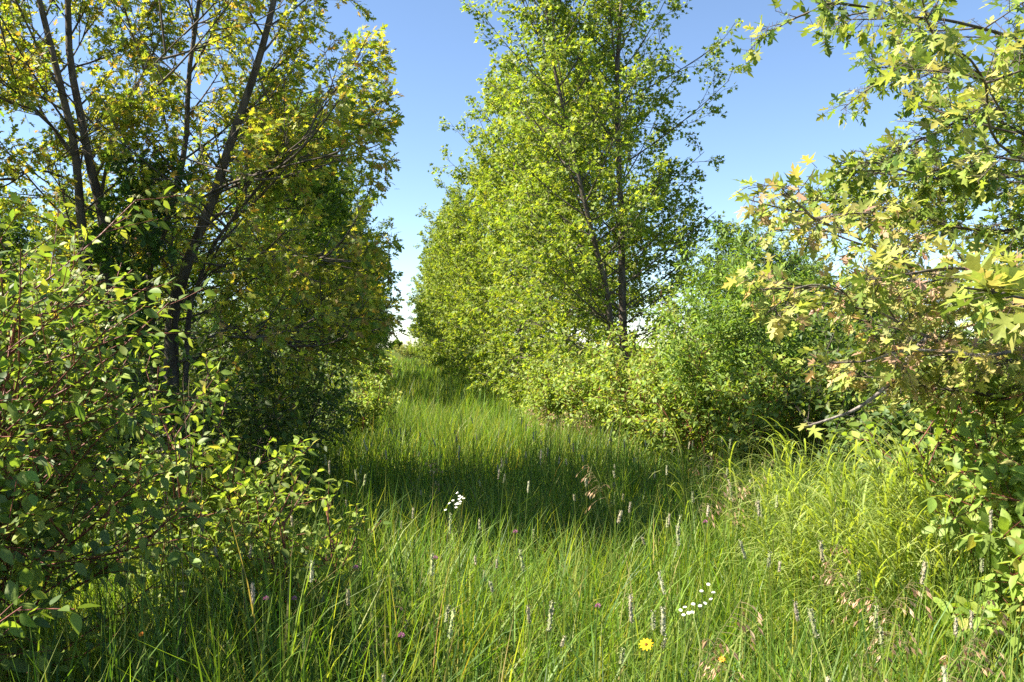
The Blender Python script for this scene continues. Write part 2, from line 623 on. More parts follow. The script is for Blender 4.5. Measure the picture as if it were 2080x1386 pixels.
# prototypes for the rows
def row_tree(label, seed, h, Lmax, pal, o, group, prof=skirt, n_limb=82, second=True):
    r = np.random.default_rng(seed)
    st = [(straight(o, h, r.normal(0, .25, 2), r), .09, .015, .62)]
    if second:
        st.append((straight(o + np.array((.08, .03, 0)), h * .86, r.normal(0, .9, 2), r), .06, .012, .38))
    return maple("silver_maple", label, st, seed, n_limb, Lmax, prof, 8, 5, 9, (.075, .12), pal, MAPLE_LOW, o, group, limb_parts=False, tmin=.03, low=1.2)


GR_R, GR_L = "maples in the right row", "maples in the left row"
LAB_R = "leafy light green maple in the right row behind the two-stemmed maple"
LAB_L = "dark leafy maple in the left row farther along the grassy ride"
ORD = ['first', 'second', 'third', 'fourth', 'fifth', 'sixth', 'seventh', 'eighth', 'ninth', 'tenth']
rlab = lambda k: ORD[k] + ' light green maple behind the two-stemmed maple in the right row'
llab = lambda k: ORD[k] + ' dark leafy maple beyond the leaning maple in the left row'
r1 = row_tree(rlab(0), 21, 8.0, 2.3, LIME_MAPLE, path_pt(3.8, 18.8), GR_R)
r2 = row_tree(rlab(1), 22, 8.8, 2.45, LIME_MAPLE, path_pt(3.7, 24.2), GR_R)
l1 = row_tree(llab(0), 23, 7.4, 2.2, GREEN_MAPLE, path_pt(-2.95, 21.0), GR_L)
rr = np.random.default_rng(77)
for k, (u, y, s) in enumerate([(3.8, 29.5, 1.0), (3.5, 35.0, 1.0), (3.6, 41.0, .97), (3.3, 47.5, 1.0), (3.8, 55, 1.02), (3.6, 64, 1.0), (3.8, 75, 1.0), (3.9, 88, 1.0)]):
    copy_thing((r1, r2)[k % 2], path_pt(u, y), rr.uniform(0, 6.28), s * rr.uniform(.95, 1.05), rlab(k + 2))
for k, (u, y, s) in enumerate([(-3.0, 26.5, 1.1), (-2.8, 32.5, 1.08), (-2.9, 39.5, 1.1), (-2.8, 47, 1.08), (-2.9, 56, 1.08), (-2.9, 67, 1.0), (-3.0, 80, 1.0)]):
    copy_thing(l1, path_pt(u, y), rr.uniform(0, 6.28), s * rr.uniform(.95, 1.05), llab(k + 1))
GR_B = "trees standing apart behind the left row"
for k, (x, y, s) in enumerate([(-12.6, 20.5, .66), (-9.2, 17.5, .62), (-9.8, 25.0, .75), (-15.5, 24, .7), (-7.0, 14.8, .5), (-18.5, 29, .8)]):
    c = copy_thing(l1, gpt(x, y), rr.uniform(0, 6.28), s, ["small round maple with its top showing over the left dogwood", "small maple standing behind the dark vine and leaning maple", "small maple between the dark left row and the round maple over the dogwood",
        "far small maple beyond the round maple over the dogwood", "lowest maple, right behind the tall dark shrubs", "farthest small maple behind the left row of trees"][k])
    c["group"] = GR_B
copy_thing(l1, gpt(-4.9, 5.2), 0.0, (.6, .46, .95), "unseen leafy maple added left of the twin-trunked maple to shade the ride")["group"] = GR_B  # out-of-frame maple added to cast the shadow band across the ride
GR_E = "trees standing apart behind the right row"
for k, (x, y, s) in enumerate([(9.5, 27, .55), (13.5, 30, .6), (17.5, 28, .62), (8.2, 20, .42), (21, 33, .7), (4.6, 17.0, .5), (6.2, 19.5, .5)]):
    c = copy_thing(l1, gpt(x, y), rr.uniform(0, 6.28), s, ["small dark maple right beside the dark narrow evergreen", "small dark maple farther right of the dark narrow evergreen", "small dark maple behind the near right maple's branches",
        "lowest dark maple, behind the taller ash sapling", "farthest dark maple behind the near right maple", "small dark maple showing just right of the two-stemmed maple's trunk", "small dark maple between the two-stemmed maple and the evergreen"][k])
    c["group"] = GR_E

# ------------------------------------------------------------------ the near left maples
YA = 7.5
oA = gpt(-3.05, YA)
A1 = [oA - Z * .05, at(348, 720, YA), at(352, 640, YA), at(385, 520, YA), at(430, 410, YA), at(470, 280, YA), at(505, 180, YA), at(530, 100, YA), at(550, 20, YA), at(580, -120, YA), at(600, -320, YA)]
A2 = [oA + np.array((.08, .03, .3)), at(382, 660, YA), at(402, 580, YA), at(432, 500, YA), at(520, 385, YA - .2), at(610, 290, YA - .4), at(670, 180, YA - .5)]
A3 = [oA + np.array((-.06, .1, -.05)), at(300, 560, YA + .3), at(328, 490, YA + .3), at(345, 420, YA + .3), at(375, 300, YA + .3), at(382, 150, YA + .4), at(400, 20, YA + .4), at(415, -140, YA + .5), at(425, -260, YA + .5)]
A4 = [at(352, 640, YA), at(352, 460, YA - .3), at(440, 385, YA - .6), at(530, 352, YA - .9), at(640, 322, YA - 1.2), at(720, 312, YA - 1.3), at(775, 290, YA - 1.4)]
A5 = [at(352, 640, YA), at(440, 545, YA - .3), at(560, 520, YA - .6), at(690, 528, YA - .8), at(770, 530, YA - .9), at(795, 505, YA - .9)]
A6 = [at(350, 690, YA), at(450, 684, YA - .4), at(540, 690, YA - .7), at(620, 705, YA - .9), at(690, 675, YA - 1.0)]



clipA = lambda p: ((p[:, 0] / p[:, 1] < (800 - 1040) / FPX + r_clip.normal(.008, .006, len(p))) | (p[:, 2] > 8)) & open_AB(p)
leftp = lambda t: np.interp(t, [0, .15, .4, .7, 1], [.75, 1.0, 1.0, .9, .4])
YB = 7.0
oB = gpt(-3.45, YB)
B1 = [oB - Z * .05, at(180, 600, YB), at(163, 440, YB), at(150, 300, YB), at(115, 150, YB), at(85, 30, YB), at(60, -80, YB), at(40, -260, YB)]
B2 = [oB + np.array((.08, 0, -.05)), at(215, 560, YB + .1), at(205, 430, YB + .1), at(185, 350, YB + .1), at(165, 250, YB + .1), at(140, 120, YB + .2), at(135, 0, YB + .2), at(125, -150, YB + .2), at(120, -300, YB + .2)]
B3 = [at(200, 420, YB + .1), at(225, 290, YB), at(262, 190, YB - .1), at(330, 110, YB - .2), at(420, 20, YB - .3)]
B4 = [at(160, 330, YB), at(90, 240, YB - .1), at(20, 180, YB - .2), at(-80, 120, YB - .4)]
B5 = [at(155, 370, YB), at(70, 345, YB - .2), at(0, 380, YB - .4), at(-80, 370, YB - .5)]
open_AB = open_trunks([(A1, .012), (A3, .008), (B1, .009), (B2, .010), (A2, .006)])
maple("silver_maple", "leaning multi-stemmed maple with yellowing leaves nearest the left dogwood", [(A1, .06, .02, .34), (A2, .03, .006, .15), (A3, .042, .013, .25), (A4, .017, .003, .16),
      (A5, .012, .002, .13), (A6, .013, .002, .14)], 31, 96, 1.2, leftp, 6, 5, 9, (.04, .066), YELLOW_MAPLE, MAPLE_MID, oA, n_parts=300, wind=.55, clip=clipA, tmin=.22, open_side=.85)
maple("silver_maple", "straight twin-trunked maple with bright yellow-green leaves and a dark vine", [(B1, .046, .017, .3), (B2, .052, .018, .32), (B3, .016, .004, .13), (B4, .015, .004, .13), (B5, .013, .003, .1)],
      33, 66, 1.15, leftp, 6, 5, 9, (.04, .066), YELLOW_MAPLE, MAPLE_MID, oB, n_parts=300, wind=.55, tmin=.3, open_side=.85, clip=open_AB)


# ------------------------------------------------------------------ shrubs
def shrub(name, label, base, h, spread, n_stem, n_sh, n_tw, n_lf, size, pal, T, seed, group=None, n_parts=0, T_part=None, mat_s=None, mat_l=None, catg="shrub", lean=(0, 0), paired=True,
          flowers=0, t_low=.15, stem_r=.008, droop=.3, up=1.0, stem_parts=True, drop=-.18, sh_len=.42):
    r = np.random.default_rng(seed)
    base = np.asarray(base, float)
    mat_s, mat_l = mat_s or M_RED, mat_l or M_DOG
    root = thing(name, label, catg, base, group)
    az = np.arange(n_stem) * 2.39996 + r.normal(0, .3, n_stem)
    rad = np.sqrt(r.uniform(.02, 1, n_stem))
    hor = np.stack([np.cos(az) * rad * spread + lean[0], np.sin(az) * rad * spread + lean[1], np.zeros(n_stem)], -1)
    hh = h * r.uniform(.72, 1.05, n_stem) * (1 - .25 * rad ** 2)
    vec = hor + Z * (hh * (1 - drop))[:, None]
    L = np.linalg.norm(vec, axis=1)
    Bs = B_(base + hor * .12 - Z * .04, vec, L, drop * hh / L)
    if stem_parts:
        for k in range(n_stem):
            V, F = curve_tubes({q: v[k:k + 1] for q, v in Bs.items()}, stem_r, .003, 5, 7)
            link("stem", mesh_from("stem", V - base, F, None, mat_s), root)
    Bh, _ = spawn(Bs, n_sh, t_low, 1.0, (46, 12), sh_len * math.sqrt(h), (.08, .12), r, .9, .5)
    W = [curve_tubes(Bh, .004, .002, 4, 4)]
    if not stem_parts:
        W.append(curve_tubes(Bs, stem_r, .003, 4, 6))
    Ls = []
    if n_tw:
        Bt, _ = spawn(Bh, n_tw, .2, 1.0, (44, 12), .38, (0, .12), r, .9, .4)
        W.append(curve_tubes(Bt, .0022, .0013, 3, 3))
        Ls.append(leaves_on(Bt, n_lf, .2, 1.05, size, r, droop=droop, pal=pal, up=up, jit=.42, pet=.012, paired=paired, curl=(.12, .15)))
    Ls.append(leaves_on(Bh, n_lf, .3, 1.05, size, r, droop=droop, pal=pal, up=up, jit=.42, pet=.012, paired=paired, curl=(.12, .15)))
    Lf = cat(*Ls)
    Lf = sel(Lf, (Lf["pos"][:, 2] > base[2] + .06) & (Lf["pos"][:, 1] > .95))
    twig_part(root, base, W, mat_s)
    rest = leaf_parts(root, base, Lf, T_part or T, mat_l, n_parts, (.12, .15)) if n_parts else None
    foliage_part(root, base, Lf, T, mat_l, rest)
    if flowers:
        # flat white flower heads at shoot tips that face the open side
        tips = bpos(Bh, np.arange(len(Bh["L"])), np.ones(len(Bh["L"])))
        vis = tips - CAM
        sc = np.where((np.abs(vis[:, 0] / np.maximum(vis[:, 1], .1)) < .58) & (vis[:, 1] > 1), tips[:, 2] - .3 * tips[:, 1] + r.normal(0, .1, len(tips)), -9)
        for j in np.argsort(-sc)[:flowers]:
            n = 46
            a, q = r.uniform(0, 6.28, n), np.sqrt(r.uniform(0, 1, n)) * .026
            P = np.stack([q * np.cos(a), q * np.sin(a), .012 + .006 * r.uniform(0, 1, n) - q * q * 8], -1)
            one = dict(pos=P, dir=nz(r.normal(0, 1, (n, 3)) * (1, 1, .3)), nrm=np.tile(Z, (n, 1)), size=np.full(n, .008), col=palette(n, [((.62, .62, .42), 1), ((.5, .55, .3), 1)]), curl=np.zeros(n))
            V, F, C = leaf_mesh(DOG_LOW, one, np.arange(n), np.zeros(3))
            o = link("flower_cluster", mesh_from("flower_cluster", V, F, C, M_PETAL), root)
            o.location = tips[j] - base
    return root


shrub("dogwood_shrub", "large dogwood shrub with red stems and white flower clusters beside the leaning maple", (-1.98, 2.85, 0), 2.0, .58, 20, 12, 6, 8, (.032, .055), DOGWOOD, DOG_MID, 41,
      n_parts=300, T_part=DOG_HI, flowers=9, t_low=.34)
shrub("dogwood_shrub", "shaded dogwood shrub with shade-darkened leaves and rust-brown twigs in front of the flowering dogwood", (-1.76, 1.95, 0), 1.3, .34, 11, 9, 4, 8, (.036, .062), DOG_DARK_SHADED + DOGWOOD[:2], DOG_MID, 42,
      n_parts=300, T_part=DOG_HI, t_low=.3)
shrub("dogwood_shrub", "mid-sized dogwood with pale leaves below the leaning maple", (-1.62, 4.3, 0), 1.35, .40, 11, 8, 3, 8, (.04, .068), DOG_LIGHT, DOG_MID, 43, n_parts=220)
shrub("dogwood_shrub", "small dogwood with pale leaves rising out of the grass beside the ride", (-.90, 3.45, 0), 1.1, .2, 8, 7, 2, 8, (.035, .06), DOG_LIGHT, DOG_MID, 44, n_parts=200)
shrub("dogwood_shrub", "lowest pale dogwood in the grass between the two other pale dogwoods", (-1.22, 3.75, 0), .95, .22, 7, 7, 2, 8, (.035, .06), DOG_LIGHT, DOG_MID, 45, n_parts=160)
UG = "dark shrubs under the left maples"  # leaves coloured darker to stand in for the maples' shade
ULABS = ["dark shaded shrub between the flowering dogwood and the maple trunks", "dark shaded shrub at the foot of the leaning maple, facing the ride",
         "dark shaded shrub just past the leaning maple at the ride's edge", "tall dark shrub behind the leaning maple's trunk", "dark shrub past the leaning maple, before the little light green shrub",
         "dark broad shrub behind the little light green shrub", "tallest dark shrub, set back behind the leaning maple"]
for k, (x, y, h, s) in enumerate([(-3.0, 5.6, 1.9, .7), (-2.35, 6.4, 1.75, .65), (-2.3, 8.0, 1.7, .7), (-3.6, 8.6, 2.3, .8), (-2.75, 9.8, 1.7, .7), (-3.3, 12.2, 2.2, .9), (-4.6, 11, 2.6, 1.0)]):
    shrub("shrub", ULABS[k], gpt(x, y), h, s, 11, 8, 4, 8, (.05, .08), DOG_DARK_SHADED, DOG_LOW, 50 + k, UG, mat_s=M_BARK, stem_parts=False)
shrub("shrub", "light green shrub at the left edge of the ride in front of dark trees", gpt(-2.75, 14.6), 1.6, .5, 13, 9, 3, 8, (.05, .085), DOG_LIGHT, DOG_LOW, 60, stem_parts=False)
shrub("shrub", "little light green shrub at the left edge of the ride before the dark shrubs", gpt(-2.05, 11.3), 1.1, .3, 9, 7, 3, 8, (.05, .075), DOG_LIGHT, DOG_LOW, 61, stem_parts=False)
# right side
RG = "pale dogwoods along the foot of the right row"
RLABS = ["third pale dogwood along the ride from the ash sapling towards the two-stemmed maple", "second pale dogwood along the ride from the ash sapling towards the two-stemmed maple",
         "pale dogwood just left of the taller ash sapling", "pale dogwood in front of the taller ash sapling", "low pale dogwood at the edge of the ride before the two-stemmed maple",
         "pale dogwood at the edge of the ride just past the two-stemmed maple", "taller pale dogwood between the ash sapling and the two-stemmed maple's trunk", "low pale dogwood against the foot of the two-stemmed maple"]
for k, (x, y, h, s) in enumerate([(1.25, 11.4, 1.65, .6), (1.75, 10.4, 1.6, .6), (2.25, 9.4, 1.7, .62), (2.75, 8.5, 1.5, .6), (.65, 13.2, 1.3, .6), (.5, 16.5, 1.35, .6), (2.3, 12.0, 2.2, .7), (1.2, 13.2, 1.5, .6)]):
    shrub("dogwood_shrub", RLABS[k], gpt(x, y), h, s, 12, 8, 4, 8, (.05, .085), DOG_LIGHT, DOG_LOW, 70 + k, RG, n_parts=120 if y < 10.5 else 0)
for k, (x, y, h, s) in enumerate([(-.1, 21, 1.3, .6), (-.9, 27, 1.3, .7), (-1.8, 34, 1.4, .8), (-7.1, 30, 1.4, .7)]):
    shrub("shrub", ["light green shrub at the foot of the first maple behind the two-stemmed maple", "light green shrub at the foot of the right row past the second maple", "light green shrub farthest along the foot of the right row", "green shrub at the foot of the dark left row far along the ride"][k], gpt(x, y), h, s, 9, 7, 3, 8, (.07, .11), LIME_MAPLE, DOG_LOW, 80 + k, "far shrubs along the ride", stem_parts=False)
shrub("ash_sapling", "bright green ash sapling with narrow leaves beside the pale dogwoods", gpt(2.75, 9.7), 3.0, .8, 18, 12, 5, 10, (.06, .1), ASH, LANCE, 90, n_parts=250, mat_s=M_GSTEM, catg="tree", sh_len=.36, drop=-.08)
shrub("ash_sapling", "smaller bright green ash sapling standing beside the taller ash sapling", gpt(3.45, 10.6), 2.7, .75, 14, 11, 5, 9, (.06, .1), ASH, LANCE, 91, mat_s=M_GSTEM, catg="tree", sh_len=.36, drop=-.08, stem_parts=False)
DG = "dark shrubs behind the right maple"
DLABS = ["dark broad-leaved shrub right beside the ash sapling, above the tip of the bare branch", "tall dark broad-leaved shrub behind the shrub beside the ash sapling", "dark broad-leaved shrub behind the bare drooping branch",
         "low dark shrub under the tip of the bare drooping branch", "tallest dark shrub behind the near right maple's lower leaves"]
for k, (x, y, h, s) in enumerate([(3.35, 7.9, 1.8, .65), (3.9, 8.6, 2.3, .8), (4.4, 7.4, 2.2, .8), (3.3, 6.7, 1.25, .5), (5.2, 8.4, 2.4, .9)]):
    shrub("shrub", DLABS[k], gpt(x, y), h, s, 11, 8, 4, 8, (.06, .1), DOG_DARK_SHADED, DOG_LOW, 95 + k, DG, mat_s=M_BARK, stem_parts=False)
shrub("dogwood_shrub", "near dogwood with broad pale leaves below the right maple's branches", gpt(2.42, 3.2), 1.45, .52, 16, 9, 4, 8, (.05, .08), DOG_LIGHT, DOG_MID, 101, n_parts=300, T_part=DOG_HI)
shrub("dogwood_shrub", "pale dogwood behind the near broad-leaved dogwood at right", gpt(2.75, 4.4), 1.75, .6, 12, 8, 3, 8, (.055, .085), DOG_LIGHT, DOG_MID, 102, n_parts=250)
shrub("spruce_like_tree", "dark narrow evergreen standing behind the gap right of the two-stemmed maple", gpt(7.6, 24.0), 4.3, .8, 22, 14, 4, 8, (.06, .10), [((.03, .055, .02), 1), ((.045, .07, .03), 1)], LANCE, 103,
      mat_s=M_BARK, catg="tree", stem_parts=False, paired=False)
# vine in the twin-trunked maple
rv = np.random.default_rng(8)
ov = gpt(-3.3, 6.75)
vine = thing("climbing_vine", "dark broad-leaved vine climbing the twin-trunked maple", "vine", ov)
PV = [ov - Z * .03, at(230, 620, 6.8), at(250, 500, 6.8), at(285, 400, 6.75), at(290, 330, 6.75)]
link("stem", stem_mesh("stem", PV, .018, .006, M_BARK, ov, 6, 14), vine)
Bl, _ = limbs_from_stem(PV, 26, .3, 1.0, rv, lambda t: np.interp(t, [0, .5, 1], [.8, 1, .7]), .42, lift=(-.1, .1))
Bv, _ = spawn(Bl, 6, .1, 1, (50, 10), .4, (-.15, .1), rv)
twig_part(vine, ov, [curve_tubes(Bl, .005, .002, 4, 4), curve_tubes(Bv, .003, .0015, 3, 3)], M_BARK)
Lv = leaves_on(Bv, 8, .1, 1.05, (.06, .11), rv, droop=.7, pal=[((.035, .07, .02), 2), ((.05, .095, .025), 2)], up=.6)
foliage_part(vine, ov, Lv, MAPLE_MID, M_MAPLE, leaf_parts(vine, ov, Lv, MAPLE_MID, M_MAPLE, 200))

# ------------------------------------------------------------------ the near right maple (trunk stands outside the frame)
rR = np.random.default_rng(55)
oR = gpt(4.15, 4.7)
rootR = thing("silver_maple", "near maple at right with large pale yellow leaves and long grey branches", "tree", oR)
TR = [oR - Z * .05, oR + np.array((.02, .02, 1.2)), oR + np.array((-.05, .05, 2.6)), oR + np.array((.05, 0, 4.2)), oR + np.array((0, .1, 6.2))]
link("trunk", stem_mesh("trunk", TR, .13, .04, M_BARK, oR, 12, 16, flare=.05), rootR)
tr = lambda z: oR + np.array((0, 0, z))
branches = [  # (polyline, r0, r1, leafy share, leaf start)
    ([tr(1.25), at(2160, 640, 4.3), at(1960, 585, 4.0), at(1826, 528, 3.7), at(1740, 480, 3.5), at(1659, 447, 3.3), at(1630, 420, 3.15), at(1590, 390, 3.05)], .026, .004, .95, .2),
    ([tr(1.2), at(2170, 740, 4.3), at(2000, 735, 4.05), at(1878, 682, 3.9), at(1759, 620, 3.75), at(1670, 580, 3.6), at(1600, 590, 3.5)], .026, .004, .85, .2),
    ([at(1885, 684, 3.9), at(1852, 720, 3.85), at(1800, 785, 3.8), at(1740, 830, 3.75), at(1690, 850, 3.7), at(1632, 868, 3.7)], .015, .006, 0, .9),
    ([tr(.9), at(2150, 745, 3.9), at(1990, 722, 3.6), at(1850, 712, 3.5), at(1760, 735, 3.5)], .024, .004, .8, .2),
    ([tr(2.2), at(2150, 370, 4.2), at(2010, 356, 4.0), at(1920, 357, 3.9), at(1850, 350, 3.8), at(1785, 325, 3.7)], .024, .004, 1.3, .2),
    ([tr(3.1), at(2150, 120, 4.3), at(2060, 75, 4.15), at(1930, 40, 4.0), at(1850, 33, 3.9), at(1760, 12, 3.75), at(1690, 5, 3.65), at(1640, 25, 3.6)], .02, .003, .8, .2),
    ([tr(2.8), at(2150, 190, 4.5), at(2000, 150, 4.5), at(1900, 130, 4.5), at(1850, 125, 4.5), at(1800, 160, 4.4)], .022, .004, 1.1, .2),
    ([tr(2.5), at(2150, 300, 4.6), at(2000, 235, 4.6), at(1900, 270, 4.6), at(1850, 295, 4.5), at(1785, 320, 4.5)], .02, .004, 1.1, .2),
    ([tr(1.8), at(2150, 480, 4.5), at(2020, 470, 4.4), at(1900, 455, 4.3), at(1790, 420, 4.2), at(1710, 410, 4.1)], .022, .004, 1.2, .2),
    ([tr(1.5), at(2150, 600, 3.5), at(2040, 560, 3.2), at(1930, 545, 3.0), at(1830, 560, 2.9)], .022, .004, .7, .25),
    ([tr(.8), at(2140, 830, 4.2), at(2000, 800, 4.1), at(1900, 790, 4.0), at(1800, 770, 3.9)], .018, .003, .8, .2),
    ([tr(2.6), at(2100, 330, 3.2), at(2000, 160, 2.7), at(1960, 110, 2.6), at(1900, 90, 2.5)], .016, .003, .45, .5),
    ([tr(1.3), at(2300, 640, 2.6), at(2160, 614, 2.2), at(2080, 606, 2.0), at(2010, 592, 1.85), at(1960, 585, 1.78)], .014, .003, .22, .72),
    ([tr(2.0), at(2160, 250, 5.0), at(2050, 330, 5.1), at(1960, 400, 5.1), at(1880, 420, 5.0)], .02, .004, 1.2, .2),
    ([tr(2.0), at(2160, 560, 5.2), at(2050, 600, 5.2), at(1930, 620, 5.2), at(1820, 600, 5.1)], .02, .004, .9, .2),
]
LR, WR = [], []
for k, (P, r0, r1_, share, t0) in enumerate(branches):
    bare = share == 0
    link("branch", stem_mesh("branch", P, r0 * (.62 if k not in (2, 11, 12) else (1.0 if k == 2 else .4)), r1_ * .7, M_PALE if k in (0, 1, 2, 3) else M_BARK, oR, 8, 26), rootR, label="bare pale grey branch drooping towards the grass" if bare else None)
    if bare:
        Bb, _ = limbs_from_stem(P, 3, .75, 1.0, rR, lambda t: np.ones_like(t), .06)
        WR.append(curve_tubes(Bb, .003, .0012, 3, 3))
        LR.append(leaves_on(Bb, 1, .8, 1.0, (.05, .08), rR, droop=.5, pal=AUTUMN_MAPLE, pet=.01))
        continue
    n = max(3, int(26 * share))
    Bb, _ = limbs_from_stem(P, n, t0, 1.0, rR, lambda t: np.interp(t, [0, .4, 1], [1.0, 1.0, .45]), .5 if k != 12 else .1, ang=(60, 12), lift=(.02, .1))
    WR.append(curve_tubes(Bb, .005, .002, 4, 5))
    Bt, _ = spawn(Bb, 5, .2, 1.0, (46, 12), .28 if k != 12 else .12, (-.05, .12), rR, .85, .4)
    WR.append(curve_tubes(Bt, .0025, .0013, 3, 3))
    pal = AUTUMN_MAPLE if k in (0, 1, 3, 9, 10, 12, 14) else (LIME_MAPLE + GREEN_MAPLE[:2] + AUTUMN_MAPLE[:1])
    kw = dict(droop=.4, pal=pal, up=.8, jit=.55, wind=.0, pet=.035, curl=(.08, .14))
    LR.append(leaves_on(Bt, 6 if k != 12 else 3, .2, 1.08, (.038, .068) if k != 12 else (.065, .09), rR, **kw))
    LR.append(leaves_on(Bb, 4 if k != 12 else 2, .4, 1.08, (.038, .068) if k != 12 else (.065, .09), rR, **kw))
LR = cat(*LR)
LR = sel(LR, LR["pos"][:, 1] > .95)
# petioles: one thin red-brown stalk per leaf
i = np.arange(len(LR["size"]))
Bp = B_(LR["pos"] - LR["dir"] * .045 + Z * .006, LR["dir"], np.full(len(i), .05), np.zeros(len(i)))
WR.append(curve_tubes(Bp, .0011, .0009, 3, 2))
twig_part(rootR, oR, WR, M_BARK)
foliage_part(rootR, oR, LR, MAPLE_MID, M_MAPLE_PALE, leaf_parts(rootR, oR, LR, MAPLE_HI, M_MAPLE_PALE, 300))


# ------------------------------------------------------------------ grass
def blades(xy, h, w, az, th0, bend, seg, col, r, power=1.6):
    N = len(h)
    s = np.linspace(0, 1, seg + 1)
    mid = (s[1:] + s[:-1]) / 2
    th = th0[:, None] + bend[:, None] * mid[None] ** power
    ds = (h / seg)[:, None]
    hx = np.concatenate([np.zeros((N, 1)), np.cumsum(np.sin(th) * ds, 1)], 1)
    hz = np.concatenate([np.zeros((N, 1)), np.cumsum(np.cos(th) * ds, 1)], 1)
    dirv = np.stack([np.cos(az), np.sin(az)], -1)
    tw = az + np.pi / 2 + r.normal(0, .6, N)
    side = np.stack([np.cos(tw), np.sin(tw)], -1)
    z0 = ground_z(xy[:, 0], xy[:, 1])
    C = np.concatenate([xy[:, None] + dirv[:, None] * hx[..., None], (z0[:, None] + hz)[..., None] - .01], -1)
    wp = w[:, None] * (.55 + .45 * np.minimum(1, s[None] * 4)) * (1 - s[None] ** 2.2)
    S3 = np.concatenate([side, np.zeros((N, 1))], -1)
    Lp = C[:, :-1] - S3[:, None] * wp[:, :-1, None] * .5
    Rp = C[:, :-1] + S3[:, None] * wp[:, :-1, None] * .5
    V = np.concatenate([np.stack([Lp, Rp], 2).reshape(N, 2 * seg, 3), C[:, -1:]], 1)
    F = []
    for k in range(seg - 1):
        a = 2 * k
        F += [(a, a + 1, a + 3), (a, a + 3, a + 2)]
    F.append((2 * seg - 2, 2 * seg - 1, 2 * seg))
    nv = 2 * seg + 1
    F = np.array(F)[None] + (np.arange(N) * nv)[:, None, None]
    return V.reshape(-1, 3), F.reshape(-1, 3), np.repeat(col[:, None], nv, 1).reshape(-1, 3)


def merge(parts):
    Vs, Fs, Cs, o = [], [], [], 0
    for V, F, C in parts:
        Vs.append(V)
        Fs.append(F + o)
        Cs.append(C)
        o += len(V)
    return np.vstack(Vs), np.vstack(Fs), np.vstack(Cs)


GRASS = [((.12, .20, .026), 5), ((.155, .23, .03), 4), ((.08, .15, .025), 4), ((.22, .26, .055), 4), ((.045, .10, .022), 2), ((.24, .21, .08), .7)]


def patch(x, y):
    return .5 + .25 * np.sin(1.3 * x + .7 * y + 1) + .25 * np.sin(2.9 * x - 1.7 * y + 2.2) * np.sin(.8 * y)


def sample(n, y0, y1, r, margin=.35, p=1.0):
    y = y0 + (y1 - y0) * r.uniform(0, 1, n) ** p
    x = r.uniform(-1, 1, n) * (.63 * y + margin)
    return np.stack([x, y], -1)


def grass_layer(n, y0, y1, seg, hr, wr, seed, path_only=None, pal=GRASS, bend=(.5, .45), clump=True, p=.75):
    r = np.random.default_rng(seed)
    xy = sample(n, y0, y1, r, p=p)
    if clump:
        # gather into tufts
        nt_ = max(1, n // 9)
        c = sample(nt_, y0, y1, r, p=p)
        ti = r.integers(0, nt_, n)
        xy = c[ti] + r.normal(0, .035, (n, 2))
        tint = (np.exp(r.normal(0, .2, (nt_, 1))) * np.exp(r.normal(0, .10, (nt_, 3)) * (1, .4, 1)))[ti]
        tall = r.uniform(.75, 1.2, nt_)[ti]
    else:
        tint, tall = np.ones((n, 3)), np.ones(n)
    if path_only:
        u = xy[:, 0] - PATH_SLOPE * xy[:, 1]
        k_ = (u > path_only[0]) & (u < path_only[1])
        xy, tint, tall = xy[k_], tint[k_], tall[k_]
    n = len(xy)
    pa = patch(xy[:, 0], xy[:, 1])
    h = r.uniform(hr[0], hr[1], n) * (.75 + .45 * pa)
    w = r.uniform(wr[0], wr[1], n)
    az = r.uniform(0, 2 * np.pi, n)
    col = palette(n, pal, r=r) * tint
    return blades(xy, h * tall, w, az, np.abs(r.normal(.08, .10, n)), np.abs(r.normal(bend[0], bend[1], n)), seg, col, r)


near = merge([
    grass_layer(46000, 1.25, 6.2, 4, (.38, .86), (.0048, .0125), 201, bend=(.65, .55)),
    grass_layer(22000, 1.25, 6.2, 5, (.5, 1.02), (.006, .014), 202, bend=(1.5, .8), clump=False),
    grass_layer(26000, 1.25, 6.2, 2, (.2, .45), (.004, .009), 203, bend=(.8, .5), clump=False),
])
link("meadow_grass", mesh_from("meadow_grass", *near, M_GRASS), None, "stuff", "tall mixed green meadow grass filling the foreground of the ride")["category"] = "grass"
mid = merge([
    grass_layer(52000, 5.8, 14.0, 3, (.45, .88), (.006, .012), 211, (-4.5, 9)),
    grass_layer(12000, 5.8, 14.0, 4, (.5, .95), (.007, .011), 212, (-4.5, 9), bend=(1.2, .6), clump=False),
    grass_layer(70000, 13.5, 34.0, 2, (.45, .85), (.012, .022), 213, (-3.2, 5.0), p=.9),
    grass_layer(46000, 33.0, 95.0, 2, (.45, .8), (.03, .055), 214, (-3.0, 4.5), p=1.0),
])
link("far_meadow_grass", mesh_from("far_meadow_grass", *mid, M_GRASS), None, "stuff", "lighter meadow grass along the ride between the tree rows")["category"] = "grass"
# low broad-leaved herbs among the grass
r = np.random.default_rng(220)
n = 26000
xy = sample(n, 1.4, 9, r, p=.7)
d = nz(np.concatenate([r.normal(0, 1, (n, 2)), r.normal(.2, .4, (n, 1))], 1))
nr = nz(Z + r.normal(0, .4, (n, 3)))
hz_ = r.uniform(.03, .42, n)
low = dict(pos=np.concatenate([xy, (ground_z(xy[:, 0], xy[:, 1]) + hz_)[:, None]], 1), dir=d, nrm=nr, size=r.uniform(.02, .05, n), col=palette(n, [((.06, .11, .022), 2), ((.09, .15, .03), 2), ((.12, .18, .035), 1)], r=r), curl=np.zeros(n))
V, F, C = leaf_mesh(DOG_LOW, low, np.arange(n), np.zeros(3))
link("ground_cover", mesh_from("ground_cover", V, F, C, M_GRASS), None, "stuff", "small clover-like leaves low down among the grass stems")["category"] = "ground cover"


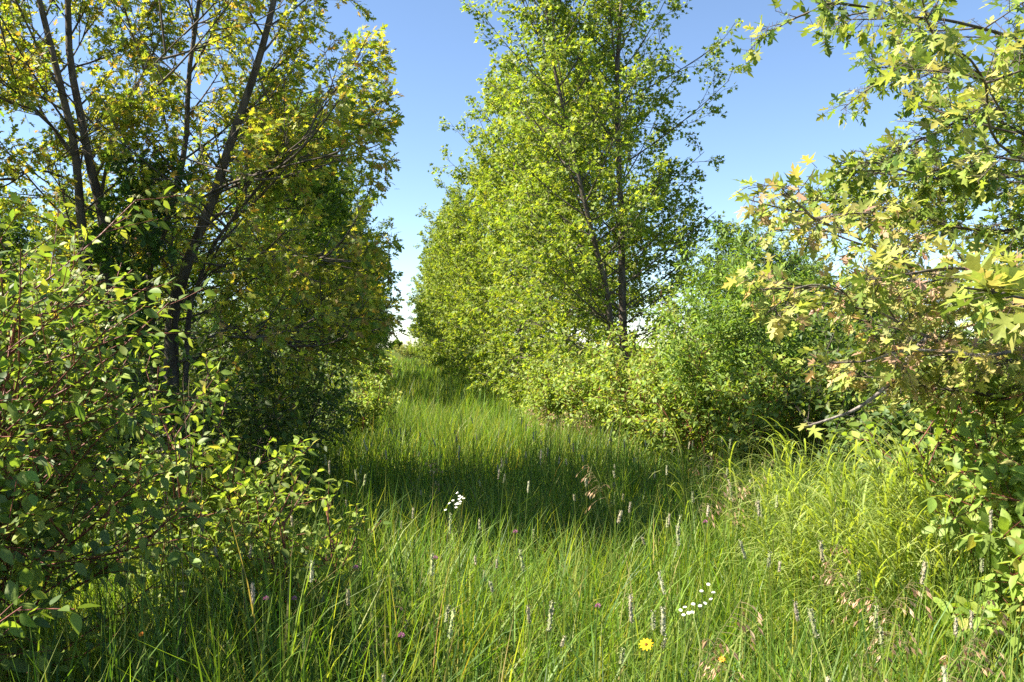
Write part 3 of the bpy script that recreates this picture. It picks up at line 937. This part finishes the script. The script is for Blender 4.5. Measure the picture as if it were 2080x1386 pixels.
# ------------------------------------------------------------------ flowering grasses and herbs, one by one
def free_spots(n, y0, y1, r, xr=(-.6, .6), p=.8):
    out = []
    while len(out) < n:
        y = y0 + (y1 - y0) * r.uniform() ** p
        x = r.uniform(*xr) * y
        if x < -.34 * y and y < 5.2 and r.uniform() < .75:
            continue
        if x > .36 * y and 3.2 < y < 6 and r.uniform() < .8:
            continue
        if y > 6 and (x < -2.0 or x > 2.2):
            continue
        out.append((x, y))
    return out


def one_blade(h, w, th0, bend, col, seg=6, az=0.0, twist=0.0, power=1.6):
    r = np.random.default_rng(1)
    V, F, C = blades(np.zeros((1, 2)), np.array([h]), np.array([w]), np.array([az]), np.array([th0]), np.array([bend]), seg, np.array([col]), r, power)
    V[:, 2] += .01
    return V, F, C


def timothy_mesh(seed):
    r = np.random.default_rng(seed)
    h = 1.0
    q = np.linspace(0, 1, 7)
    lean = r.normal(0, .05, 2)
    P = np.stack([lean[0] * q ** 2 + r.normal(0, .004, 7), lean[1] * q ** 2, h * q], -1)
    V, F = tubes(P[None], np.full((1, 7), .0014), 3)
    c = palette(1, [((.14, .19, .05), 1)], r=r)
    stem = mesh_from("stem", V, F, np.repeat(c, len(V), 0), M_GRASS)
    Lh = r.uniform(.04, .09)
    m, s = 16, 8
    q = np.linspace(0, 1, m)
    top = P[-1]
    tl = nz(np.array((lean[0] * 2 + r.normal(0, .12), lean[1] * 2 + r.normal(0, .08), 1.0)))
    pts = top + (q * Lh)[:, None] * tl
    rad = .0037 * np.interp(q, [0, .06, .2, .8, .95, 1], [.3, .8, 1, .95, .7, .15])
    V, F = tubes(pts[None], rad[None], s)
    V = V + r.normal(0, .0011, V.shape)
    # bristles
    nb = 90
    t = r.uniform(0, 1, nb)
    a = r.uniform(0, 6.28, nb)
    out = np.stack([np.cos(a), np.sin(a), np.full(nb, .5)], -1)
    one = dict(pos=top + (t * Lh)[:, None] * tl + out * .004, dir=nz(out), nrm=nz(np.cross(out, Z)), size=np.full(nb, .0036), col=palette(nb, [((.40, .38, .26), 1), ((.36, .32, .27), 1)], r=r), curl=np.zeros(nb))
    V2, F2, C2 = leaf_mesh(DOG_LOW, one, np.arange(nb), np.zeros(3))
    tint = palette(1, [((.31, .31, .18), 2), ((.34, .30, .22), 2), ((.24, .27, .12), 1.5)], r=r)
    Vh, Fh, Ch = merge([(V, F, np.repeat(tint, len(V), 0) * (1 + r.uniform(-.3, .3, (len(V), 1)))), (V2, F2, C2)])
    head = mesh_from("seed_head", Vh, Fh, Ch, M_DRY)
    lv = [one_blade(r.uniform(.16, .3), .006, .35, r.uniform(.4, 1.6), palette(1, GRASS, r=r)[0], 5, r.uniform(0, 6.28)) for _ in range(2)]
    leaf = [mesh_from("leaf", v + P[2 + k], f, c, M_GRASS) for k, (v, f, c) in enumerate(lv)]
    return stem, head, leaf


TIM = [timothy_mesh(300 + k) for k in range(12)]
rt = np.random.default_rng(330)
for k, (x, y) in enumerate(free_spots(180, 1.75, 8.5, rt, p=.85)):
    st, hd, lv = TIM[k % 12]
    t = thing("timothy_grass", "timothy grass stalk with a pale bottlebrush seed head standing in the meadow", "grass stalk", gpt(x, y), "timothy grass stalks in the meadow", rt.uniform(0, 6.28))
    s = rt.uniform(.66, .98)
    t.scale = (1, 1, s)
    t['kind'] = 'thing'
    link("stem", st, t)
    h = link("seed_head", hd, t)
    for q in lv:
        link("leaf", q, t)


def brome_mesh(seed, n=22):
    r = np.random.default_rng(seed)
    q = np.linspace(0, 1, 9)
    P = np.stack([.22 * q ** 3, 0 * q, 1.0 * q - .06 * q ** 4], -1)
    V, F = tubes(P[None], np.full((1, 9), .0014), 3)
    stem = mesh_from("stem", V, F, np.repeat([[.16, .17, .06]], len(V), 0), M_GRASS)
    t = r.uniform(.78, 1, n)
    p, tan = poly_sample(P, t)
    a = r.normal(0, 1.1, n)
    d = nz(np.stack([np.cos(a) * .8 + .5, np.sin(a), r.uniform(-.2, .6, n)], -1))
    Bb = B_(p, d, r.uniform(.04, .10, n) * (1.3 - .6 * (t - .78) / .22), np.full(n, -.55))
    Vb, Fb = curve_tubes(Bb, .0007, .0005, 3, 4)
    ends = bpos(Bb, np.arange(n), np.ones(n))
    dd = nz(btan(Bb, np.arange(n), np.ones(n)) - Z * .5)
    sp = dict(pos=ends - dd * .006, dir=dd, nrm=nz(r.normal(0, 1, (n, 3))), size=r.uniform(.022, .036, n), col=palette(n, [((.40, .27, .17), 2), ((.47, .34, .22), 1.5), ((.30, .22, .12), 1)], r=r), curl=np.zeros(n))
    sp2 = {k: v.copy() for k, v in sp.items()}
    sp2["nrm"] = nz(np.cross(sp["nrm"], dd))
    Tn = (LANCE[0] * np.array((1.1, 1, 1)), LANCE[1])
    A = leaf_mesh(Tn, sp, np.arange(n), np.zeros(3))
    Bq = leaf_mesh(Tn, sp2, np.arange(n), np.zeros(3))
    Vm, Fm, Cm = merge([(Vb, Fb, np.repeat([[.28, .22, .12]], len(Vb), 0)), A, Bq])
    return stem, mesh_from("panicle", Vm, Fm, Cm, M_DRY)


BRO = [brome_mesh(400 + k) for k in range(4)]
spots = [(.86, 4.3, .2), (.98, 4.5, -.2), (1.06, 4.45, .4), (.62, 4.7, 2.6), (.92, 2.45, .5), (1.02, 2.6, 0), (.78, 2.3, 2.9), (.45, 2.35, .3), (1.25, 2.4, .6), (1.35, 2.6, 3.0), (.98, 2.15, .1),
         (1.22, 6.2, .1), (1.5, 5.6, .3), (-.35, 5.5, 2.5), (1.1, 3.2, .5), (1.42, 3.1, 2.8), (-.6, 2.7, .4), (1.15, 2.25, 1.0),
         (.42, 9.6, .3), (.52, 9.9, 2.5), (.6, 9.4, .8), (.7, 10.1, 3.6), (.48, 10.3, 1.9), (.8, 9.7, 5.0), (.62, 9.9, .1), (.35, 10.0, 4.1)]
for k, (x, y, a) in enumerate(spots):
    st, pn = BRO[k % 4]
    t = thing("brome_grass", "brome grass stalk with a nodding pinkish brown panicle", "grass stalk", gpt(x, y), "brome grass stalks in the meadow", a)
    t.scale = (1, 1, rt.uniform(.72, .95) if y < 3.5 else rt.uniform(.9, 1.02))
    t['kind'] = 'thing'
    link("stem", st, t)
    link("panicle", pn, t)


# tall plants with long narrow arching leaves
def narrow_plant_meshes():
    out = []
    for k in range(6):
        r = np.random.default_rng(500 + k)
        c = palette(1, [((.25, .32, .07), 3), ((.19, .27, .055), 2), ((.32, .36, .11), 1)], .1, r)[0]
        V, F, C = one_blade(.36, .0105, .55, r.uniform(1.2, 2.0), c, 6)
        out.append(mesh_from("leaf", V, F, C, M_GRASS))
    return out


NLEAF = narrow_plant_meshes()
q = np.linspace(0, 1, 6)
Vs_, Fs_ = tubes(np.stack([.06 * q ** 2, 0 * q, q], -1)[None], (.0035 - .002 * q)[None], 5)
NSTEM = mesh_from("stem", Vs_, Fs_, np.repeat([[.13, .17, .045]], len(Vs_), 0), M_GRASS)
rn = np.random.default_rng(540)
for k in range(110):
    y = rn.uniform(3.3, 4.6)
    x = rn.uniform(.31, .53) * y
    if k > 100:
        y, x = rn.uniform(3.8, 5.2), rn.uniform(1.0, 1.45)
    hgt = rn.uniform(.8, 1.16) * (1.0 if y > 3.9 else .84)
    t = thing("narrow_leaved_plant", "tall plant with long narrow drooping pale leaves in the patch beside the near right dogwood", "plant", gpt(x, y), "narrow-leaved plants in a patch", rn.uniform(0, 6.28))
    s = link("stem", NSTEM, t)
    s.scale = (1, 1, hgt)
    nl = 17
    for j in range(nl):
        f = .38 + .62 * (j + .5) / nl
        o = link("leaf", NLEAF[int(rn.integers(6))], t)
        o.location = (.06 * f * f, 0, hgt * f)
        # leaves blown over to one side
        wa = 3.3 - t.rotation_euler[2] + rn.normal(0, 1.0)
        o.rotation_euler = (0, 0, wa)
        ls = rn.uniform(.7, 1.1) * (1 - .25 * abs(f - .6))
        o.scale = (ls, ls, ls)

# broad arching grass tufts that stand out of the meadow
ABLADE = []
for k in range(6):
    r = np.random.default_rng(600 + k)
    V, F, C = one_blade(r.uniform(.8, 1.05), .011, .12, r.uniform(1.6, 2.5), palette(1, [((.16, .22, .04), 2), ((.12, .19, .03), 2), ((.22, .25, .07), 1)], .1, r)[0], 8, power=2.2)
    ABLADE.append(mesh_from("blade", V, F, C, M_GRASS))
ra = np.random.default_rng(610)
for k, (x, y) in enumerate([(.75, 3.2), (.95, 3.5), (1.15, 3.4), (.55, 2.9), (.2, 2.5), (-.15, 2.3), (.35, 2.2), (1.3, 3.0), (-.45, 2.9), (-.9, 3.0), (-1.0, 3.5), (.0, 3.1), (.9, 2.3), (-.3, 3.8), (1.2, 4.3), (.1, 2.05), (-.62, 2.25), (.6, 2.1)]):
    t = thing("arching_grass_tuft", "tuft of broad arching grass blades standing out of the meadow", "grass tuft", gpt(x, y), "tufts of arching grass", ra.uniform(0, 6.28))
    for j in range(9):
        o = link("blade", ABLADE[int(ra.integers(6))], t)
        o.location = (ra.normal(0, .025), ra.normal(0, .025), 0)
        o.rotation_euler = (0, 0, ra.uniform(0, 6.28))
        s = ra.uniform(.65, 1.0)
        o.scale = (s, s, s)

# dry thin stalks at left
rd = np.random.default_rng(700)
for k in range(16):
    y = rd.uniform(2.9, 3.7)
    x = at(rd.uniform(270, 345) if k < 10 else rd.uniform(380, 420), 900, y)[0]
    h = rd.uniform(.85, 1.2) if k < 10 else rd.uniform(1.2, 1.6)
    b = gpt(x, y)
    t = thing("dry_stalk", "thin dry brown stalk standing beside the pale dogwood at left", "dry stalk", b, "dry stalks at left")
    q = np.linspace(0, 1, 6)
    P = np.stack([rd.normal(-.12, .1) * q ** 1.5, rd.normal(0, .05) * q, h * q - .02], -1)
    V, F = tubes(P[None], (.0022 - .0012 * q)[None], 4)
    link("stem", mesh_from("stem", V, F, np.repeat([[.30, .23, .15]], len(V), 0), M_DRY), t)
    n = 7
    tt = np.linspace(.6, 1, n)
    p, tan = poly_sample(P, tt)
    Bb = B_(p, tan + rd.normal(0, .35, (n, 3)), np.full(n, .05), np.zeros(n))
    V, F = curve_tubes(Bb, .0009, .0005, 3, 3)
    link("seed_head", mesh_from("seed_head", V, F, np.repeat([[.30, .22, .15]], len(V), 0), M_DRY), t)


# flowers
def disc_flower(n_pet, r_pet, w_pet, colp, colc, up=.15, rc=.25):
    a = np.arange(n_pet) / n_pet * 2 * np.pi
    d = nz(np.stack([np.cos(a), np.sin(a), np.full(n_pet, up)], -1))
    one = dict(pos=d * r_pet * rc * .6, dir=d, nrm=np.tile(Z, (n_pet, 1)), size=np.full(n_pet, r_pet), col=palette(n_pet, [(colp, 1)], .08), curl=np.full(n_pet, .1))
    T = (DOG_MID[0] * np.array((w_pet, 1, 1)), DOG_MID[1])
    pet = mesh_from("petals", *leaf_mesh(T, one, np.arange(n_pet), np.zeros(3)), M_PETAL)
    q = np.linspace(0, 1, 5)
    pts = np.stack([0 * q, 0 * q, (q - .3) * r_pet * rc * .9], -1)
    V, F = tubes(pts[None], (r_pet * rc * np.array((.8, 1, .9, .6, .02)))[None], 8)
    return pet, mesh_from("flower_centre", V, F, np.repeat([colc], len(V), 0), M_PETAL)


FLEA = disc_flower(18, .0052, .5, (.75, .74, .70), (.6, .5, .12), rc=.45)
YEL = disc_flower(11, .0165, .9, (.85, .50, .01), (.16, .08, .01), .1, .35)
ORA = disc_flower(9, .008, .8, (.75, .22, .02), (.3, .1, .01), .2, .3)


def stem_to(root, dx, dy, h, rad=.0014, col=(.12, .17, .045)):
    q = np.linspace(0, 1, 6)
    P = np.stack([dx * q ** 2, dy * q ** 2, h * q - .02 * (1 - q)], -1)
    V, F = tubes(P[None], np.full((1, 6), rad), 4)
    link("stem", mesh_from("stem", V, F, np.repeat([col], len(V), 0), M_GRASS), root)
    return P[-1]


rf = np.random.default_rng(800)
for (px, py, Y, nfl, lab) in [(930, 1015, 3.3, 13, "white fleabane flower cluster standing against the shaded grass"), (1398, 1240, 2.45, 9, "white fleabane flower cluster in the sunlit grass left of the yellow-green brome"),
                              (1438, 1203, 2.55, 4, "small white fleabane cluster just behind the sunlit fleabane cluster")]:
    c = at(px, py, Y)
    b = gpt(c[0], c[1])
    t = thing("fleabane_plant", lab, "flower", b)
    hub = stem_to(t, rf.normal(0, .01), 0, (c[2] - b[2]) * .86, .0018)
    for j in range(nfl):
        a_ = j * 2.4
        e = np.array((c[0] - b[0] + math.cos(a_) * rf.uniform(.005, .055), math.sin(a_) * .045, c[2] - b[2] + rf.normal(0, .014)))
        qq = np.linspace(0, 1, 5)[:, None]
        P = hub * (1 - qq) + e * qq + np.array((0, 0, -.012)) * np.sin(qq * np.pi)
        V, F = tubes(P[None], np.full((1, 5), .0008), 3)
        link("flower_stalk", mesh_from("flower_stalk", V, F, np.repeat([[.12, .17, .045]], len(V), 0), M_GRASS), t)
        for m_, nm in zip(FLEA, ("petals", "flower_centre")):
            o = link(nm, m_, t)
            o.location = e
            o.rotation_euler = (rf.normal(.35, .2), rf.normal(-.2, .2), 0)
for (px, py, Y, kind, nm, lab) in [(1303, 1305, 2.2, YEL, "yellow_flower", "single bright yellow daisy-like flower in the near grass"), (330, 1060, 3.2, ORA, "orange_flower", "small orange flower by the dry stalks"),
                                   (285, 1285, 2.3, ORA, "orange_flower", "small orange flower low in the shade of the dark dogwood"), (1455, 1335, 2.1, ORA, "orange_flower", "small orange flower in the sunlit grass right of the yellow flower")]:
    c = at(px, py, Y)
    b = gpt(c[0], c[1])
    t = thing(nm, lab, "flower", b)
    e = stem_to(t, .01, -.01, c[2] - b[2])
    for m_, pn in zip(kind, ("petals", "flower_centre")):
        o = link(pn, m_, t)
        o.location = e
        o.rotation_euler = (rf.uniform(.5, .8), rf.normal(-.2, .1), 0)
# clover heads
nC = 60
th, ph = np.arccos(rf.uniform(-.3, 1, nC)), rf.uniform(0, 6.28, nC)
dv = np.stack([np.sin(th) * np.cos(ph), np.sin(th) * np.sin(ph), np.cos(th)], -1)
one = dict(pos=dv * .004, dir=dv, nrm=nz(np.cross(dv, rf.normal(0, 1, (nC, 3)))), size=np.full(nC, .0065), col=palette(nC, [((.30, .10, .20), 2), ((.42, .20, .30), 1)], r=rf), curl=np.zeros(nC))
CLO = mesh_from("flower_head", *leaf_mesh(DOG_LOW, one, np.arange(nC), np.zeros(3)), M_PETAL)
for px, py, Y in [(880, 1133, 2.9), (812, 1290, 2.25), (1193, 1230, 2.5), (720, 1152, 2.8), (585, 1215, 2.6), (512, 1215, 2.6), (1420, 1060, 3.2), (1040, 1080, 3.1)]:
    c = at(px, py, Y)
    b = gpt(c[0], c[1])
    t = thing("clover_flower", "pink clover flower head low among the grass stems", "flower", b, "clover flowers in the meadow")
    e = stem_to(t, rf.normal(0, .02), 0, c[2] - b[2])
    link("flower_head", CLO, t).location = e
# far field tree seen at the end of the ride
shrub("distant_tree", "tiny round tree on the horizon at the far end of the ride", (-62, 450, 0), 5.0, 2.6, 9, 7, 5, 6, (.9, 1.5), GREEN_MAPLE, DOG_LOW, 900, catg="tree", mat_s=M_BARK, stem_parts=False, stem_r=.12)
shrub("distant_bush", "brownish bush at the far end of the ride beside the right row", path_pt(1.2, 95), 2.2, 1.4, 12, 8, 4, 5, (.12, .2), [((.16, .15, .05), 2), ((.10, .13, .03), 2)], DOG_LOW, 901, catg="shrub", mat_s=M_BARK, stem_parts=False)
